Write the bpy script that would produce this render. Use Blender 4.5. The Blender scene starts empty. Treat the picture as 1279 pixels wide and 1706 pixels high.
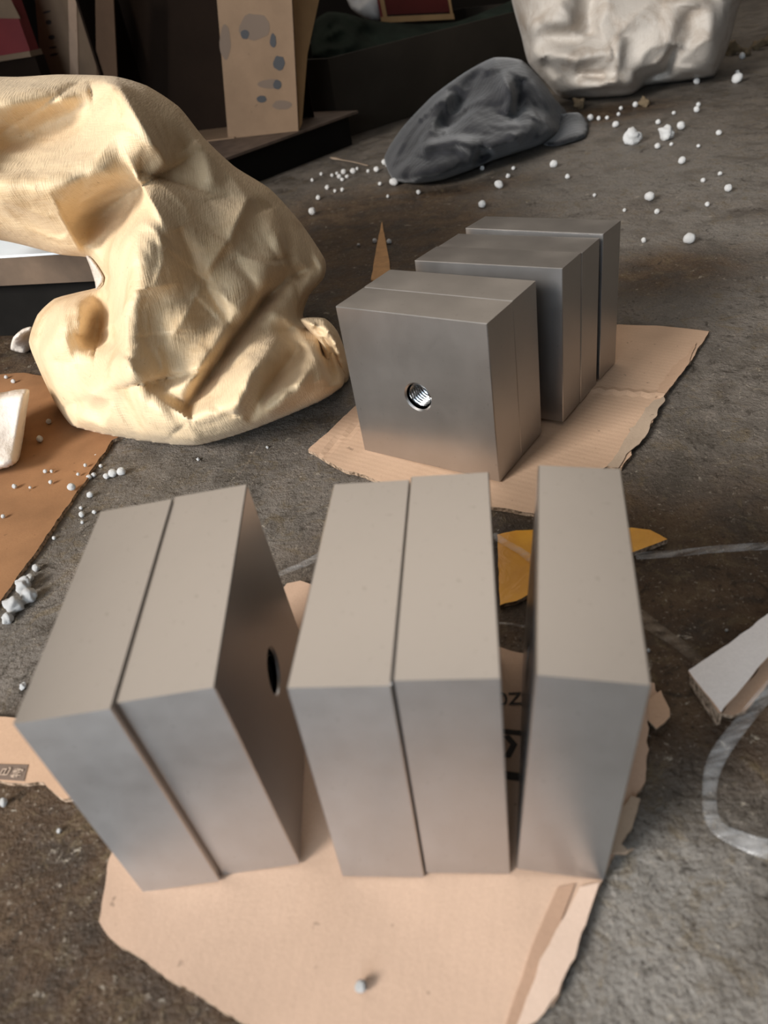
import bpy, bmesh, math, random
import numpy as np
from mathutils import Vector, Matrix, noise
from mathutils.geometry import delaunay_2d_cdt
random.seed(7); rng = np.random.default_rng(7)
sc = bpy.context.scene; COL = sc.collection

# ---------------------------------------------------------------- camera
F, PITCH, ROLL, HC = 1254.742, 0.62674, -0.172441, 0.392917
fw = Vector((0, math.cos(PITCH), -math.sin(PITCH))); rt = Vector((1, 0, 0)); up = rt.cross(fw)
r2 = rt*math.cos(ROLL) + up*math.sin(ROLL); u2 = up*math.cos(ROLL) - rt*math.sin(ROLL)
cd = bpy.data.cameras.new('camera'); cam = bpy.data.objects.new('camera', cd); COL.objects.link(cam); sc.camera = cam
M4 = Matrix((r2, u2, -fw)).transposed().to_4x4(); M4.translation = (0, 0, HC); cam.matrix_world = M4
cd.sensor_fit = 'VERTICAL'; cd.sensor_height = 36; cd.lens = F/1706*36; cd.clip_start = 0.01
cd.dof.use_dof = True; cd.dof.focus_distance = 0.80; cd.dof.aperture_fstop = cd.lens/3.6
# ---------------------------------------------------------------- world, lamps, exposure
sc.view_settings.view_transform = 'Standard'; sc.view_settings.look = 'None'
sc.view_settings.gamma = 1; sc.view_settings.use_curve_mapping = False
sc.view_settings.exposure = 0.0
W = bpy.data.worlds.new('daylight'); sc.world = W; W.use_nodes = True
n = W.node_tree.nodes; l = W.node_tree.links; bg = n['Background']
tc = n.new('ShaderNodeTexCoord'); sx = n.new('ShaderNodeSeparateXYZ'); l.new(tc.outputs['Generated'], sx.inputs[0])
cr = n.new('ShaderNodeValToRGB'); l.new(sx.outputs['Z'], cr.inputs[0])
e = cr.color_ramp.elements
e[0].position = 0.0; e[0].color = (.03, .024, .019, 1)
e[1].position = .9; e[1].color = (.62, .56, .50, 1)
for pos, c in ((.32, (.13, .112, .094)), (.50, (1.0, .86, .71)), (.70, (1.32, 1.14, .95))):
    q = e.new(pos); q.color = c + (1,)
e[len(e)-1].color = (.55, .50, .45, 1)
cy = n.new('ShaderNodeValToRGB'); ad = n.new('ShaderNodeMath'); ad.operation = 'MULTIPLY_ADD'; ad.inputs[1].default_value = .5; ad.inputs[2].default_value = .5
l.new(sx.outputs['Y'], ad.inputs[0]); l.new(ad.outputs[0], cy.inputs[0])
cy.color_ramp.elements[0].position = .35; cy.color_ramp.elements[0].color = (.22, .24, .27, 1); cy.color_ramp.elements[1].position = .68
cx = n.new('ShaderNodeValToRGB'); ax = n.new('ShaderNodeMath'); ax.operation = 'MULTIPLY_ADD'; ax.inputs[1].default_value = .5; ax.inputs[2].default_value = .5
l.new(sx.outputs['X'], ax.inputs[0]); l.new(ax.outputs[0], cx.inputs[0])
cx.color_ramp.elements[0].position = .6; cx.color_ramp.elements[0].color = (1, 1, 1, 1); cx.color_ramp.elements[1].position = .85; cx.color_ramp.elements[1].color = (.08, .08, .08, 1); q = cx.color_ramp.elements.new(.12); q.color = (.5, .5, .5, 1); q = cx.color_ramp.elements.new(.27); q.color = (1, 1, 1, 1)
m1 = n.new('ShaderNodeVectorMath'); m1.operation = 'MULTIPLY'; m2 = n.new('ShaderNodeVectorMath'); m2.operation = 'MULTIPLY'
l.new(cr.outputs[0], m1.inputs[0]); l.new(cy.outputs[0], m1.inputs[1]); l.new(m1.outputs[0], m2.inputs[0]); l.new(cx.outputs[0], m2.inputs[1])
l.new(m2.outputs[0], bg.inputs[0]); bg.inputs[1].default_value = 1.0

def area(name, loc, target, size, sy, power, col):
    L = bpy.data.lights.new(name, 'AREA'); L.shape = 'RECTANGLE'; L.size = size; L.size_y = sy; L.energy = power; L.color = col
    o = bpy.data.objects.new(name, L); COL.objects.link(o); o.location = loc
    o.rotation_euler = (Vector(target) - Vector(loc)).to_track_quat('-Z', 'Y').to_euler(); return o
area('doorway_daylight', (-3.7, -2.0, 2.5), (0.05, .7, 0), 1.5, 1.5, 390, (1, .965, .92))
area('doorway_sky', (-1.35, -2.0, .9), (0, .2, .05), 1.7, 1.3, 64, (.76, .88, 1.0))

# ---------------------------------------------------------------- helpers
def ray(x, y): return fw + r2*((x-639.5)/F) + u2*((853-y)/F)
def G(x, y, z=0.0):
    d = ray(x, y); return Vector((0, 0, HC)) + d*((z-HC)/d.z)
def DY(x, y, Y):
    d = ray(x, y); return Vector((0, 0, HC)) + d*(Y/d.y)

def on_plane(px, py, p, nrm):
    d = ray(px, py); o_ = Vector((0, 0, HC)); return o_+d*((Vector(p)-o_).dot(nrm)/d.dot(nrm))
def tag(o, label=None, cat=None, group=None, kind=None):
    if label: o['label'] = label
    if cat: o['category'] = cat
    if group: o['group'] = group
    if kind: o['kind'] = kind
    return o
def link(name, me, mat=None, parent=None, loc=None):
    if mat: me.materials.append(mat)
    o = bpy.data.objects.new(name, me); COL.objects.link(o)
    if loc is not None: o.location = loc
    if parent: o.parent = parent
    return o
def frompy(name, v, f, mat=None, parent=None, smooth=False, loc=None, mats=None, mi=None):
    me = bpy.data.meshes.new(name); me.from_pydata([tuple(p) for p in v], [], f)
    if mats:
        for m in mats: me.materials.append(m)
    if mi is not None: me.polygons.foreach_set('material_index', mi)
    if smooth: me.polygons.foreach_set('use_smooth', [True]*len(me.polygons))
    me.validate(); me.update()
    return link(name, me, mat, parent, loc)
def empty(name, loc, rz=0):
    o = bpy.data.objects.new(name, None); COL.objects.link(o); o.location = loc; o.rotation_euler = (0, 0, rz); o.empty_display_size = .03; return o

class NT:
    def __init__(s, name, rough=.6, metal=0.0, spec=.5):
        s.m = bpy.data.materials.new(name); s.m.use_nodes = True; s.n = s.m.node_tree.nodes; s.l = s.m.node_tree.links
        s.b = s.n['Principled BSDF']; s.b.inputs['Roughness'].default_value = rough; s.b.inputs['Metallic'].default_value = metal
        s.b.inputs['Specular IOR Level'].default_value = spec
        s.tc = s.n.new('ShaderNodeTexCoord')
    def coord(s, scale=(1, 1, 1), rot=(0, 0, 0), kind='Object'):
        m = s.n.new('ShaderNodeMapping'); m.inputs['Scale'].default_value = scale; m.inputs['Rotation'].default_value = rot
        s.l.new(s.tc.outputs[kind], m.inputs[0]); return m.outputs[0]
    def noise(s, sc_, det=4, rough=.55, co=None, dist=0):
        t = s.n.new('ShaderNodeTexNoise'); t.inputs['Scale'].default_value = sc_; t.inputs['Detail'].default_value = det
        t.inputs['Roughness'].default_value = rough; t.inputs['Distortion'].default_value = dist
        s.l.new(co or s.tc.outputs['Object'], t.inputs['Vector']); return t.outputs['Fac']
    def ramp(s, fac, stops):
        r = s.n.new('ShaderNodeValToRGB'); s.l.new(fac, r.inputs[0]); el = r.color_ramp.elements
        while len(el) < len(stops): el.new(.5)
        for q, (p, c) in zip(el, stops):
            q.position = p; q.color = (c if len(c) == 4 else tuple(c)+(1,)) if hasattr(c, '__len__') else (c, c, c, 1)
        return r.outputs[0]
    def mix(s, fac, a, b, mode='MIX'):
        m = s.n.new('ShaderNodeMix'); m.data_type = 'RGBA'; m.blend_type = mode
        for v, i in ((fac, 0), (a, 6), (b, 7)):
            if hasattr(v, 'links'): s.l.new(v, m.inputs[i])
            elif i == 0: m.inputs[0].default_value = v
            else: m.inputs[i].default_value = tuple(v)+(1,)
        return m.outputs[2]
    def math(s, op, a, b=None, clamp=False):
        m = s.n.new('ShaderNodeMath'); m.operation = op; m.use_clamp = clamp
        for v, i in ((a, 0), (b, 1)):
            if v is None: continue
            if hasattr(v, 'links'): s.l.new(v, m.inputs[i])
            else: m.inputs[i].default_value = v
        return m.outputs[0]
    def col(s, c):
        if hasattr(c, 'links'): s.l.new(c, s.b.inputs['Base Color'])
        else: s.b.inputs['Base Color'].default_value = tuple(c)+(1,)
        return s
    def rough(s, c): s.l.new(c, s.b.inputs['Roughness']); return s
    def bump(s, h, dist=.001, st=1.0):
        b = s.n.new('ShaderNodeBump'); b.inputs['Distance'].default_value = dist; b.inputs['Strength'].default_value = st
        s.l.new(h, b.inputs['Height'])
        if s.b.inputs['Normal'].is_linked: s.l.new(s.b.inputs['Normal'].links[0].from_socket, b.inputs['Normal'])
        s.l.new(b.outputs[0], s.b.inputs['Normal']); return s
    def blob(s, c, r, soft=.5):          # mask 1 inside a floor-space patch around c (object coords)
        vm = s.n.new('ShaderNodeVectorMath'); vm.operation = 'SUBTRACT'; s.l.new(s.tc.outputs['Object'], vm.inputs[0]); vm.inputs[1].default_value = (c[0], c[1], 0)
        dv = s.n.new('ShaderNodeVectorMath'); dv.operation = 'DIVIDE'; s.l.new(vm.outputs[0], dv.inputs[0]); dv.inputs[1].default_value = (r[0], r[1], 1000)
        ln = s.n.new('ShaderNodeVectorMath'); ln.operation = 'LENGTH'; s.l.new(dv.outputs[0], ln.inputs[0])
        mr = s.n.new('ShaderNodeMapRange'); mr.inputs[1].default_value = 1; mr.inputs[2].default_value = 1-soft; s.l.new(ln.outputs['Value'], mr.inputs[0]); return mr.outputs[0]

def simple(name, col, rough=.6, metal=0, var=.15, sc_=30, spec=.5, bump=0):
    t = NT(name, rough, metal, spec); a = tuple(c*(1-var) for c in col); b = tuple(min(1, c*(1+var)) for c in col)
    t.col(t.ramp(t.noise(sc_), [(.3, a), (.7, b)]))
    if bump: t.bump(t.noise(sc_*4), bump)
    return t.m

# ---------------------------------------------------------------- materials
def steel_mat(name, aniso, ra, rb):
    t = NT(name, .34, .97)
    lo = t.noise(14, 4, .6); fine = t.noise(90, 3, .6, t.coord((1, 1, 9)))
    c = t.ramp(lo, [(.25, (.45, .435, .425)), (.75, (.53, .51, .495))])
    c = t.mix(t.ramp(t.noise(260, 2), [(.66, 0.), (.72, .3)]), c, (.30, .28, .26))
    t.col(c)
    t.rough(t.ramp(lo, [(.3, ra), (.7, rb)]))
    t.bump(fine, .00006, .5)
    if aniso:
        t.b.inputs['Anisotropic'].default_value = aniso; t.b.inputs['Anisotropic Rotation'].default_value = .25
        tg = t.n.new('ShaderNodeTangent'); tg.direction_type = 'RADIAL'; tg.axis = 'Z'; t.l.new(tg.outputs[0], t.b.inputs['Tangent'])
    return t.m
STEEL = steel_mat('ground_steel', 0, .28, .35)
STEELE = steel_mat('ground_steel_edge_faces', .7, .32, .38)
STEELD = NT('threaded_steel', .22, 1.0).col((.40, .41, .42)).m

def card_mat(name, base, stripe=0.0, ang=0.0, dirt=.15):
    t = NT(name, .85, 0, .12)
    d = tuple(c*(1-dirt) for c in base); h = tuple(min(1, c*(1+dirt*.6)) for c in base)
    c = t.ramp(t.noise(9, 5, .6), [(.3, d), (.7, h)])
    fib = t.ramp(t.noise(700, 2, .5), [(.35, 0.), (.75, .28)])
    c = t.mix(fib, c, tuple(x*.72 for x in base))
    sp = t.ramp(t.noise(120, 2, .5), [(.72, 0.), (.76, .55)])
    c = t.mix(sp, c, tuple(x*.35 for x in base))
    t.col(c)
    w = t.n.new('ShaderNodeTexWave'); w.inputs['Scale'].default_value = 46; w.inputs['Distortion'].default_value = .25
    t.l.new(t.coord((1, 1, 1), (0, 0, ang)), w.inputs['Vector'])
    if stripe: t.bump(w.outputs['Fac'], .0003, stripe)
    t.bump(t.noise(400, 3), .0004, .4)
    return t.m
CARD = card_mat('kraft_board', (.56, .39, .285), .08, .3)
CARDB = card_mat('kraft_board_fluted', (.61, .415, .285), .22, math.radians(-48))
CARDD = card_mat('worn_brown_board', (.30, .155, .075), .1, .7, .3)
CARDS = card_mat('pale_kraft_board', (.56, .37, .25), .1, 1.2)
CARDW = card_mat('white_board_liner', (.84, .79, .76), 0, 0, .05)
CARDT = card_mat('torn_board_paper', (.50, .38, .28), .2, .5, .3)
def edge_mat():
    t = NT('corrugated_edge', .95, 0, .1); co = t.coord((1, 1, 1))
    t.col(t.ramp(t.noise(260, 3, .6), [(.35, (.10, .065, .04)), (.62, (.42, .30, .21))])); t.bump(t.noise(300), .002); return t.m
EDGE = edge_mat()
CARDP = card_mat('peeled_pale_board', (.63, .47, .37), 0, 0)
CARDF = card_mat('fold_shade_board', (.42, .27, .185), 0, 0)  # darker kraft: the fold groove's shade is put into the colour
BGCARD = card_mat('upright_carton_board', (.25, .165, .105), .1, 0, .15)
BGCARDD = card_mat('shaded_carton_board', (.018, .010, .006), 0, 0, .2)  # near-black: the unlit inside of the cartons is put into the board colour
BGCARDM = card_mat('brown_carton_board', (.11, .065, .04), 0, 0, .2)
PRINT = NT('black_print', .8).col((.035, .028, .025)).m
PRINTB = NT('brown_print_band', .8).col((.17, .12, .09)).m
PRINTW = NT('pale_print', .8).col((.55, .42, .32)).m

def sack_mat(name, base, dirtc, weave=1.0, dirt=.5):
    t = NT(name, .55, 0, .35)
    c = t.ramp(t.noise(5, 4, .6), [(.3, tuple(x*.86 for x in base)), (.7, base)])
    m = t.ramp(t.noise(11, 6, .7, None, 1.0), [(.50, 0.), (.72, dirt)])
    c = t.mix(m, c, dirtc)
    c = t.mix(t.ramp(t.noise(170, 2), [(.72, 0.), (.78, .5)]), c, tuple(x*.4 for x in dirtc))
    t.col(c)
    a = t.noise(55, 2, .5, t.coord((14, 1.2, 1.2), (0, 0, .2))); b = t.noise(55, 2, .5, t.coord((1.2, 1.2, 14), (0, .15, 0)))
    t.bump(t.math('ADD', a, t.math('MULTIPLY', b, .7)), .0012*weave, .55)
    t.bump(t.noise(26, 4, .6), .004*weave, .35)
    t.b.inputs['Sheen Weight'].default_value = .08
    return t.m
SACK = sack_mat('tan_woven_plastic', (.76, .575, .36), (.44, .265, .11), 1.0, .6)
SACKW = sack_mat('dirty_white_canvas', (.60, .54, .475), (.30, .22, .155), 1.5, .7)
def cloth_mat():
    t = NT('charcoal_knit', .95, 0, .15)
    t.col(t.ramp(t.noise(18, 4, .6), [(.3, (.014, .014, .016)), (.7, (.034, .034, .038))]))
    w = t.n.new('ShaderNodeTexWave'); w.inputs['Scale'].default_value = 22; w.inputs['Distortion'].default_value = 3
    t.l.new(t.coord((1, 1, 1), (0, .4, .9)), w.inputs['Vector']); t.bump(w.outputs['Fac'], .002, .14); t.bump(t.noise(120), .002, .5)
    t.b.inputs['Sheen Weight'].default_value = .25; return t.m
CLOTH = cloth_mat()
GREENCLOTH = simple('dark_green_cloth', (.018, .026, .019), .95, 0, .4, 12, .1)
FOAM = simple('white_foam', (.86, .85, .83), .7, 0, .04, 80, .3, .001)
FOAMB = simple('foam_chunk_surface', (.70, .62, .54), .95, 0, .06, 40, .1, .0012)
BINM = simple('brown_black_painted_steel', (.036, .029, .022), .6, 0, .2, 6, .15)
RACKM = simple('shaded_black_steel', (.008, .007, .006), .6, 0, .3, 9, .1)  # black steel; the near-black also carries shade below the rack lip and plate
RACKTOP = simple('worn_rack_steel', (.12, .085, .065), .6, 0, .3, 25, .2)
PLATE = simple('sky_sheen_plate', (.86, .92, .96), .5, 0, .04, 9)  # bluish white stands in for window light reflected off the steel
PLATES = simple('brown_steel_side', (.10, .065, .04), .7, .0, .3, 20)  # brown side, darker than the plate top
REDM = simple('red_carton_paint', (.20, .025, .025), .6, 0, .15, 10)
DRED = simple('dark_red_panel', (.11, .016, .013), .5, 0, .15, 10)
GOLD = simple('tan_frame_board', (.46, .27, .12), .6, 0, .15, 10)
WALLM = simple('dim_brown_plaster', (.03, .022, .016), .9, 0, .25, 2)
WOOD = simple('orange_cardboard_tip', (.50, .27, .11), .75, 0, .15, 60)
PINK = simple('off_white_lump', (.70, .68, .66), .7, 0, .15, 14)
STONE = simple('tan_rubble', (.45, .33, .2), .85, 0, .2, 40, .3, .004)
def tape_mat():
    t = NT('amber_tape_film', .35, 0, .3); t.col(t.ramp(t.noise(22, 3), [(.3, (.66, .28, .025)), (.7, (.86, .42, .04))]))
    t.bump(t.noise(35, 3, .6, None, 1.5), .0025, .5); return t.m
TAPE = tape_mat()
def film_mat():
    t = NT('clear_plastic_film', .12, 0, .7); t.col((.93, .94, .95))
    a = t.ramp(t.noise(30, 3, .6, t.coord((1, 6, 1))), [(.35, .02), (.65, .16)])
    t.l.new(a, t.b.inputs['Alpha']); t.bump(t.noise(60), .002, .6); return t.m
FILM = film_mat()
FILMD = film_mat(); FILMD.name = 'dusty_plastic_film'; FILMD.node_tree.nodes['Principled BSDF'].inputs['Base Color'].default_value = (.50, .40, .30, 1)

def floor_mat():
    t = NT('oily_concrete', .7, 0, .25)
    big = t.noise(2.6, 5, .6, None, .4); mid = t.noise(16, 6, .62, None, .5); fine = t.noise(75, 6, .75, None, .6); vf = t.noise(260, 4, .7); pat = t.noise(30, 8, .75, None, 1.6)
    grey = t.ramp(mid, [(.35, (.100, .084, .068)), (.50, (.150, .130, .110)), (.65, (.215, .190, .165))])
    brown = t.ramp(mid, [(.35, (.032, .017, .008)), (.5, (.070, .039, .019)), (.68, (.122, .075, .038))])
    m = t.ramp(big, [(.56, 0.), (.70, .35)])
    stains_shadows = [(G(1150, 1000), (.20, .22), .75), (G(1100, 1210), (.12, .16), .6), (G(900, 950), (.26, .16), .6), (G(60, 1480), (.13, .19), .45), (G(250, 1650), (.16, .10), .5),  # floor stains, plus the painted cast shadow right of the lone front block
              (G(600, 400), (.36, .48), .5), (G(1110, 450), (.17, .12), .7), (G(1250, 990), (.25, .2), .7), (G(700, 330), (.35, .1), .8), (G(30, 560), (.22, .28), .5), (G(1000, 190), (.28, .16), .7)]  # also painted shadows: tan sack, rearmost block, dark gap by the steel channel
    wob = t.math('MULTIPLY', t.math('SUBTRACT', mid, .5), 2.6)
    for c, r, sft in stains_shadows:
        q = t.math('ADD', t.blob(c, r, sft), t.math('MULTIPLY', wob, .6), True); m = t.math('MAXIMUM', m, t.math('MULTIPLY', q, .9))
    m = t.math('MULTIPLY', m, t.ramp(t.blob(G(1150, 1560), (.12, .11), .5), [(0, 1.), (1, .0)]))
    pale = t.math('MAXIMUM', t.blob(G(1150, 1600), (.17, .15), .7), t.blob(G(1200, 330), (.45, .75), .8))
    c = t.mix(t.math('MULTIPLY', pale, t.ramp(mid, [(.4, .3), (.6, .8)])), grey, (.255, .235, .21))
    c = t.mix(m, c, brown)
    c = t.mix(t.ramp(pat, [(.53, 0.), (.63, .6)]), c, (.155, .115, .065))
    c = t.mix(t.ramp(pat, [(.36, .7), (.44, 0.)]), c, (.022, .015, .009))
    c = t.mix(t.ramp(vf, [(.60, 0.), (.68, .75)]), c, (.36, .31, .25))
    c = t.mix(t.ramp(vf, [(.34, .75), (.42, 0.)]), c, (.020, .014, .010))
    c = t.mix(t.ramp(fine, [(.62, 0.), (.67, .8)]), c, (.42, .37, .30))
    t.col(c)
    t.rough(t.ramp(mid, [(.35, .42), (.65, .7)]))
    t.bump(t.noise(60, 6, .7), .012, .6)
    t.bump(t.noise(14, 3, .6), .010, .3)
    t.bump(vf, .003, .6)
    return t.m
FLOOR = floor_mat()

# ---------------------------------------------------------------- setting
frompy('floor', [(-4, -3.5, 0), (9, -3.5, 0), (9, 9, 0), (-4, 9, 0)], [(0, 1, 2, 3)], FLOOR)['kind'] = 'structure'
def box(name, c, s, mat, parent=None, rz=0, bev=0):
    bm = bmesh.new(); bmesh.ops.create_cube(bm, size=1); bmesh.ops.scale(bm, vec=s, verts=bm.verts)
    if bev: bmesh.ops.bevel(bm, geom=bm.edges[:], offset=bev, segments=2, affect='EDGES')
    me = bpy.data.meshes.new(name); bm.to_mesh(me); bm.free()
    o = link(name, me, mat, parent); o.location = c; o.rotation_euler = (0, 0, rz); return o
w = box('light_block_wall', (-1.72, 3.6, .95), (.12, 6.3, 1.9), WALLM); w['kind'] = 'structure'  # unseen wall, added and sized to keep the key lamp off the background
w = box('wall_back', (2, 6.6, 1.5), (14, .15, 3), WALLM, rz=.12); w['kind'] = 'structure'

# ---------------------------------------------------------------- steel blocks
S, T, HZ = .15, .0441, .1506
HR = .0128
def block_mesh(depth_axis_len, hx, hz):
    """S wide (x), T deep (y), HZ tall; bore along y at (hx, hz)"""
    bm = bmesh.new(); N = 48; ch = .0006
    rings = []
    def ring(y, r): return [bm.verts.new((hx+r*math.cos(2*math.pi*i/N), y, hz+r*math.sin(2*math.pi*i/N))) for i in range(N)]
    def sq(y, ins):
        x0, x1, z0, z1 = ins, S-ins, ins, HZ-ins; out = []
        for i in range(N):
            a = 2*math.pi*i/N; dx, dz = math.cos(a), math.sin(a); tt = 1e9
            if dx > 1e-9: tt = min(tt, (x1-hx)/dx)
            if dx < -1e-9: tt = min(tt, (x0-hx)/dx)
            if dz > 1e-9: tt = min(tt, (z1-hz)/dz)
            if dz < -1e-9: tt = min(tt, (z0-hz)/dz)
            out.append([hx+dx*tt, y, hz+dz*tt])
        for cx, cz in ((x0, z0), (x1, z0), (x0, z1), (x1, z1)):      # snap nearest to the corners
            k = min(range(N), key=lambda i: (out[i][0]-cx)**2+(out[i][2]-cz)**2); out[k][0] = cx; out[k][2] = cz
        return [bm.verts.new(p) for p in out]
    seq = [ring(.0015, HR), ring(0, HR+.0015), sq(0, ch), sq(ch, 0), sq(depth_axis_len-ch, 0), sq(depth_axis_len, ch), ring(depth_axis_len, HR+.0015), ring(depth_axis_len-.0015, HR)]
    for a, b in zip(seq, seq[1:]):
        for i in range(N): bm.faces.new((a[i], a[(i+1) % N], b[(i+1) % N], b[i]))
    bmesh.ops.recalc_face_normals(bm, faces=bm.faces)
    # open surface: make sure that normals point outwards
    f = max(bm.faces, key=lambda f: f.calc_center_median().z)
    if f.normal.z < 0: bmesh.ops.reverse_faces(bm, faces=bm.faces)
    me = bpy.data.meshes.new('block_body'); bm.to_mesh(me); bm.free(); me.materials.append(STEEL); me.materials.append(STEELE)
    for p in me.polygons:
        if abs(p.normal.x) > .9 and p.area > 1e-4*.1 and abs(p.center.x-hx) > .07: p.material_index = 1
    return me
def thread_mesh(dl, hx, hz):
    pitch = .0034; N = 40; turns = (dl-.003)/pitch; K = 6; v = []; f = []
    total = int(turns*N)
    prof = [(0, 0), (.25*pitch, 0), (.45*pitch, .0021), (.55*pitch, .0021), (1.0*pitch, 0)]
    for i in range(total+1):
        a = 2*math.pi*i/N; y0 = .0012+pitch*i/N
        for dy, dr in prof: v.append((hx+(HR-.0019+dr)*math.cos(a), min(y0+dy, dl-.0008), hz+(HR-.0019+dr)*math.sin(a)))
    P_ = len(prof)
    for i in range(total):
        for k in range(P_-1): a = i*P_+k; f.append((a, a+1, a+P_+1, a+P_))
    me = bpy.data.meshes.new('threaded_bore'); me.from_pydata(v, [], f); me.materials.append(STEELD)
    me.update(); return me
BM = block_mesh(T, .0745, .073); TM = thread_mesh(T, .0745, .073)
def block(M, label, group='square steel blocks standing on edge'):
    e = empty('steel_block', (0, 0, 0)); e.matrix_world = M
    b = bpy.data.objects.new('block_body', BM); COL.objects.link(b); b.parent = e
    h = bpy.data.objects.new('threaded_bore', TM); COL.objects.link(h); h.parent = e
    return tag(e, label, 'steel block', group)
def base_z(tx, ty, wu, wv):
    return .004 + wu*max(0, math.sin(ty)) + wv*max(0, -math.sin(tx))
def bmat(x, y, a, tx, ty, z): # local axes u (x), v (y)
    return Matrix.Translation((x, y, z)) @ Matrix.Rotation(a, 4, 'Z') @ Matrix.Rotation(tx, 4, 'X') @ Matrix.Rotation(ty, 4, 'Y')
SIDE = Matrix.Translation((T, 0, 0)) @ Matrix.Rotation(math.pi/2, 4, 'Z')   # local: block depth along -u, width along v
fr = [(-.16595, .22676, -.05424, .02273, -.03715, 'front steel block at far left, its lower left corner dark and top bluish'),
      (-.12178, .22858, -.05247, .02273, -.03715, 'front steel block of the left pair with a dark bored face on its right'),
      (-.05541, .21535, -.18003, -.00579, .0171, 'left slab of the middle pair of front steel blocks, seam on its right'),
      (-0.01107, 0.20931, -.18003, -.00579, .0171, 'right slab of the middle front pair, beside the gap to the lone block'),
      (.03576, .20201, -.27072, 0, .08549, 'lone front steel block at the right, tilted slightly to the right')]
for x, y, a, tx, ty, lb in fr:
    block(bmat(x, y, a, tx, ty, base_z(tx, ty, T, S)) @ SIDE, lb)
Mx = bmat(-.00851, .64608, -.70006, .01542, -.01017, base_z(.01542, -.01017, S, 2*T))
block(Mx, 'rear steel block showing a threaded hole in its face, nearest on the back cardboard')
block(Mx @ Matrix.Translation((-.0004, T+.0005, 0)), 'rear steel block pressed flat against the back of the threaded hole block')
Mx = bmat(.06978, .72145, -.67397, -.02188, -.01226, base_z(-.02188, -.01226, S, 2*T))
block(Mx, 'rear steel block with a bluish upper rim, behind the gap after the first two')
block(Mx @ Matrix.Translation((.0006, T+.0006, -.0008)), 'rear steel block between two bright seam lines, fourth back')
Mx = bmat(.13412, .79904, -.71163, -.02188, -.01226, base_z(-.02188, -.01226, S, T))
block(Mx, 'rearmost steel block in the back row, standing out to the right')

# ---------------------------------------------------------------- sheets lying on the floor
def resample(pts, step):
    out = []
    for a, b in zip(pts, pts[1:]+pts[:1]):
        a = Vector(a); b = Vector(b); k = max(1, int((b-a).length/step))
        out += [a+(b-a)*i/k for i in range(k)]
    return out
def inside(px, py, poly):
    P_ = np.asarray(poly); x1, y1 = P_[:, 0], P_[:, 1]; x2, y2 = np.roll(x1, -1), np.roll(y1, -1); r = np.zeros(len(px), bool)
    for a, b, c, d in zip(x1, y1, x2, y2):
        if b == d: continue
        r ^= ((b > py) != (d > py)) & (px < (c-a)*(py-b)/(d-b)+a)
    return r
def bdist(px, py, poly):
    P_ = np.asarray(poly); best = np.full(len(px), 1e9)
    for (ax, ay), (bx, by) in zip(P_, np.roll(P_, -1, 0)):
        dx, dy = bx-ax, by-ay; L = dx*dx+dy*dy+1e-18; tt = np.clip(((px-ax)*dx+(py-ay)*dy)/L, 0, 1)
        best = np.minimum(best, np.hypot(px-ax-tt*dx, py-ay-tt*dy))
    return best
def tri_fill(poly, step, jitter=.0):
    """triangulate inside of 2D polygon with grid points; boundary verts first"""
    P_ = np.array([(p[0], p[1]) for p in poly]); nb = len(P_)
    xs = np.arange(P_[:, 0].min(), P_[:, 0].max(), step); ys = np.arange(P_[:, 1].min(), P_[:, 1].max(), step*.866)
    gx, gy = np.meshgrid(xs, ys); gx = gx + (np.arange(len(ys)) % 2)[:, None]*step/2; gx = gx.ravel(); gy = gy.ravel()
    k = inside(gx, gy, P_); gx, gy = gx[k], gy[k]; k = bdist(gx, gy, P_) > step*.45; gx, gy = gx[k], gy[k]
    V = [Vector(p) for p in P_] + [Vector(p) for p in zip(gx, gy)]
    r = delaunay_2d_cdt(V, [(i, (i+1) % nb) for i in range(nb)], [], 1, 1e-9)
    vv = np.array([tuple(v) for v in r[0]]); ff = [f for f in r[2]]
    cx = np.array([vv[list(f)].mean(0) for f in ff]); k = inside(cx[:, 0], cx[:, 1], P_)
    ff = [tuple(f) for f, q in zip(ff, k) if q]
    bound = [None]*nb; orig = r[3]
    for i, o in enumerate(orig):
        for q in o:
            if q < nb: bound[q] = i
    bound = [b for b in bound if b is not None]
    return vv, ff, bound
def sheet(name, pxpoly, mat, z0=.0004, th=.0036, rag=.0008, relief=None, step=.008, parent=None, zpix=None, edge=None, warp=.0):
    zt = z0+th
    pts = [tuple(G(p[0], p[1], zt)[:2]) for p in pxpoly]
    ragf = [p[2] if len(p) > 2 else rag for p in pxpoly]
    out = []
    for i, (a, b) in enumerate(zip(pts, pts[1:]+pts[:1])):
        a = Vector(a); b = Vector(b); L = (b-a).length; k = max(1, int(L/.004)); nrm = Vector((-(b-a).y, (b-a).x)).normalized() if L else Vector((0, 0))
        for j in range(k):
            q = a+(b-a)*j/k; amp = ragf[i]
            d = noise.noise((q.x*120, q.y*120, 1.7))*amp + noise.noise((q.x*35, q.y*35, 4.1))*amp*2
            out.append(q+nrm*d)
    vv, ff, bd = tri_fill(out, step)
    V = []; n0 = len(vv)
    for x, y in vv:
        rz = relief(x, y) if relief else 0
        rz += (noise.noise((x*9, y*9, 2.2))+.3)*warp
        V.append((x, y, zt+max(rz, -th*.8)))
    V += [(x, y, z0) for x, y in vv]
    fc = [tuple(f) for f in ff] + [tuple(n0+i for i in reversed(f)) for f in ff]; mi = [0]*len(ff) + [0]*len(ff)
    for a, b in zip(bd, bd[1:]+bd[:1]): fc.append((b, a, a+n0, b+n0)); mi.append(1)
    o = frompy(name, V, fc, parent=parent, mats=[mat, edge or EDGE], mi=mi)
    bm = bmesh.new(); bm.from_mesh(o.data); bmesh.ops.recalc_face_normals(bm, faces=bm.faces); bm.to_mesh(o.data); bm.free()
    return o
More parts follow.
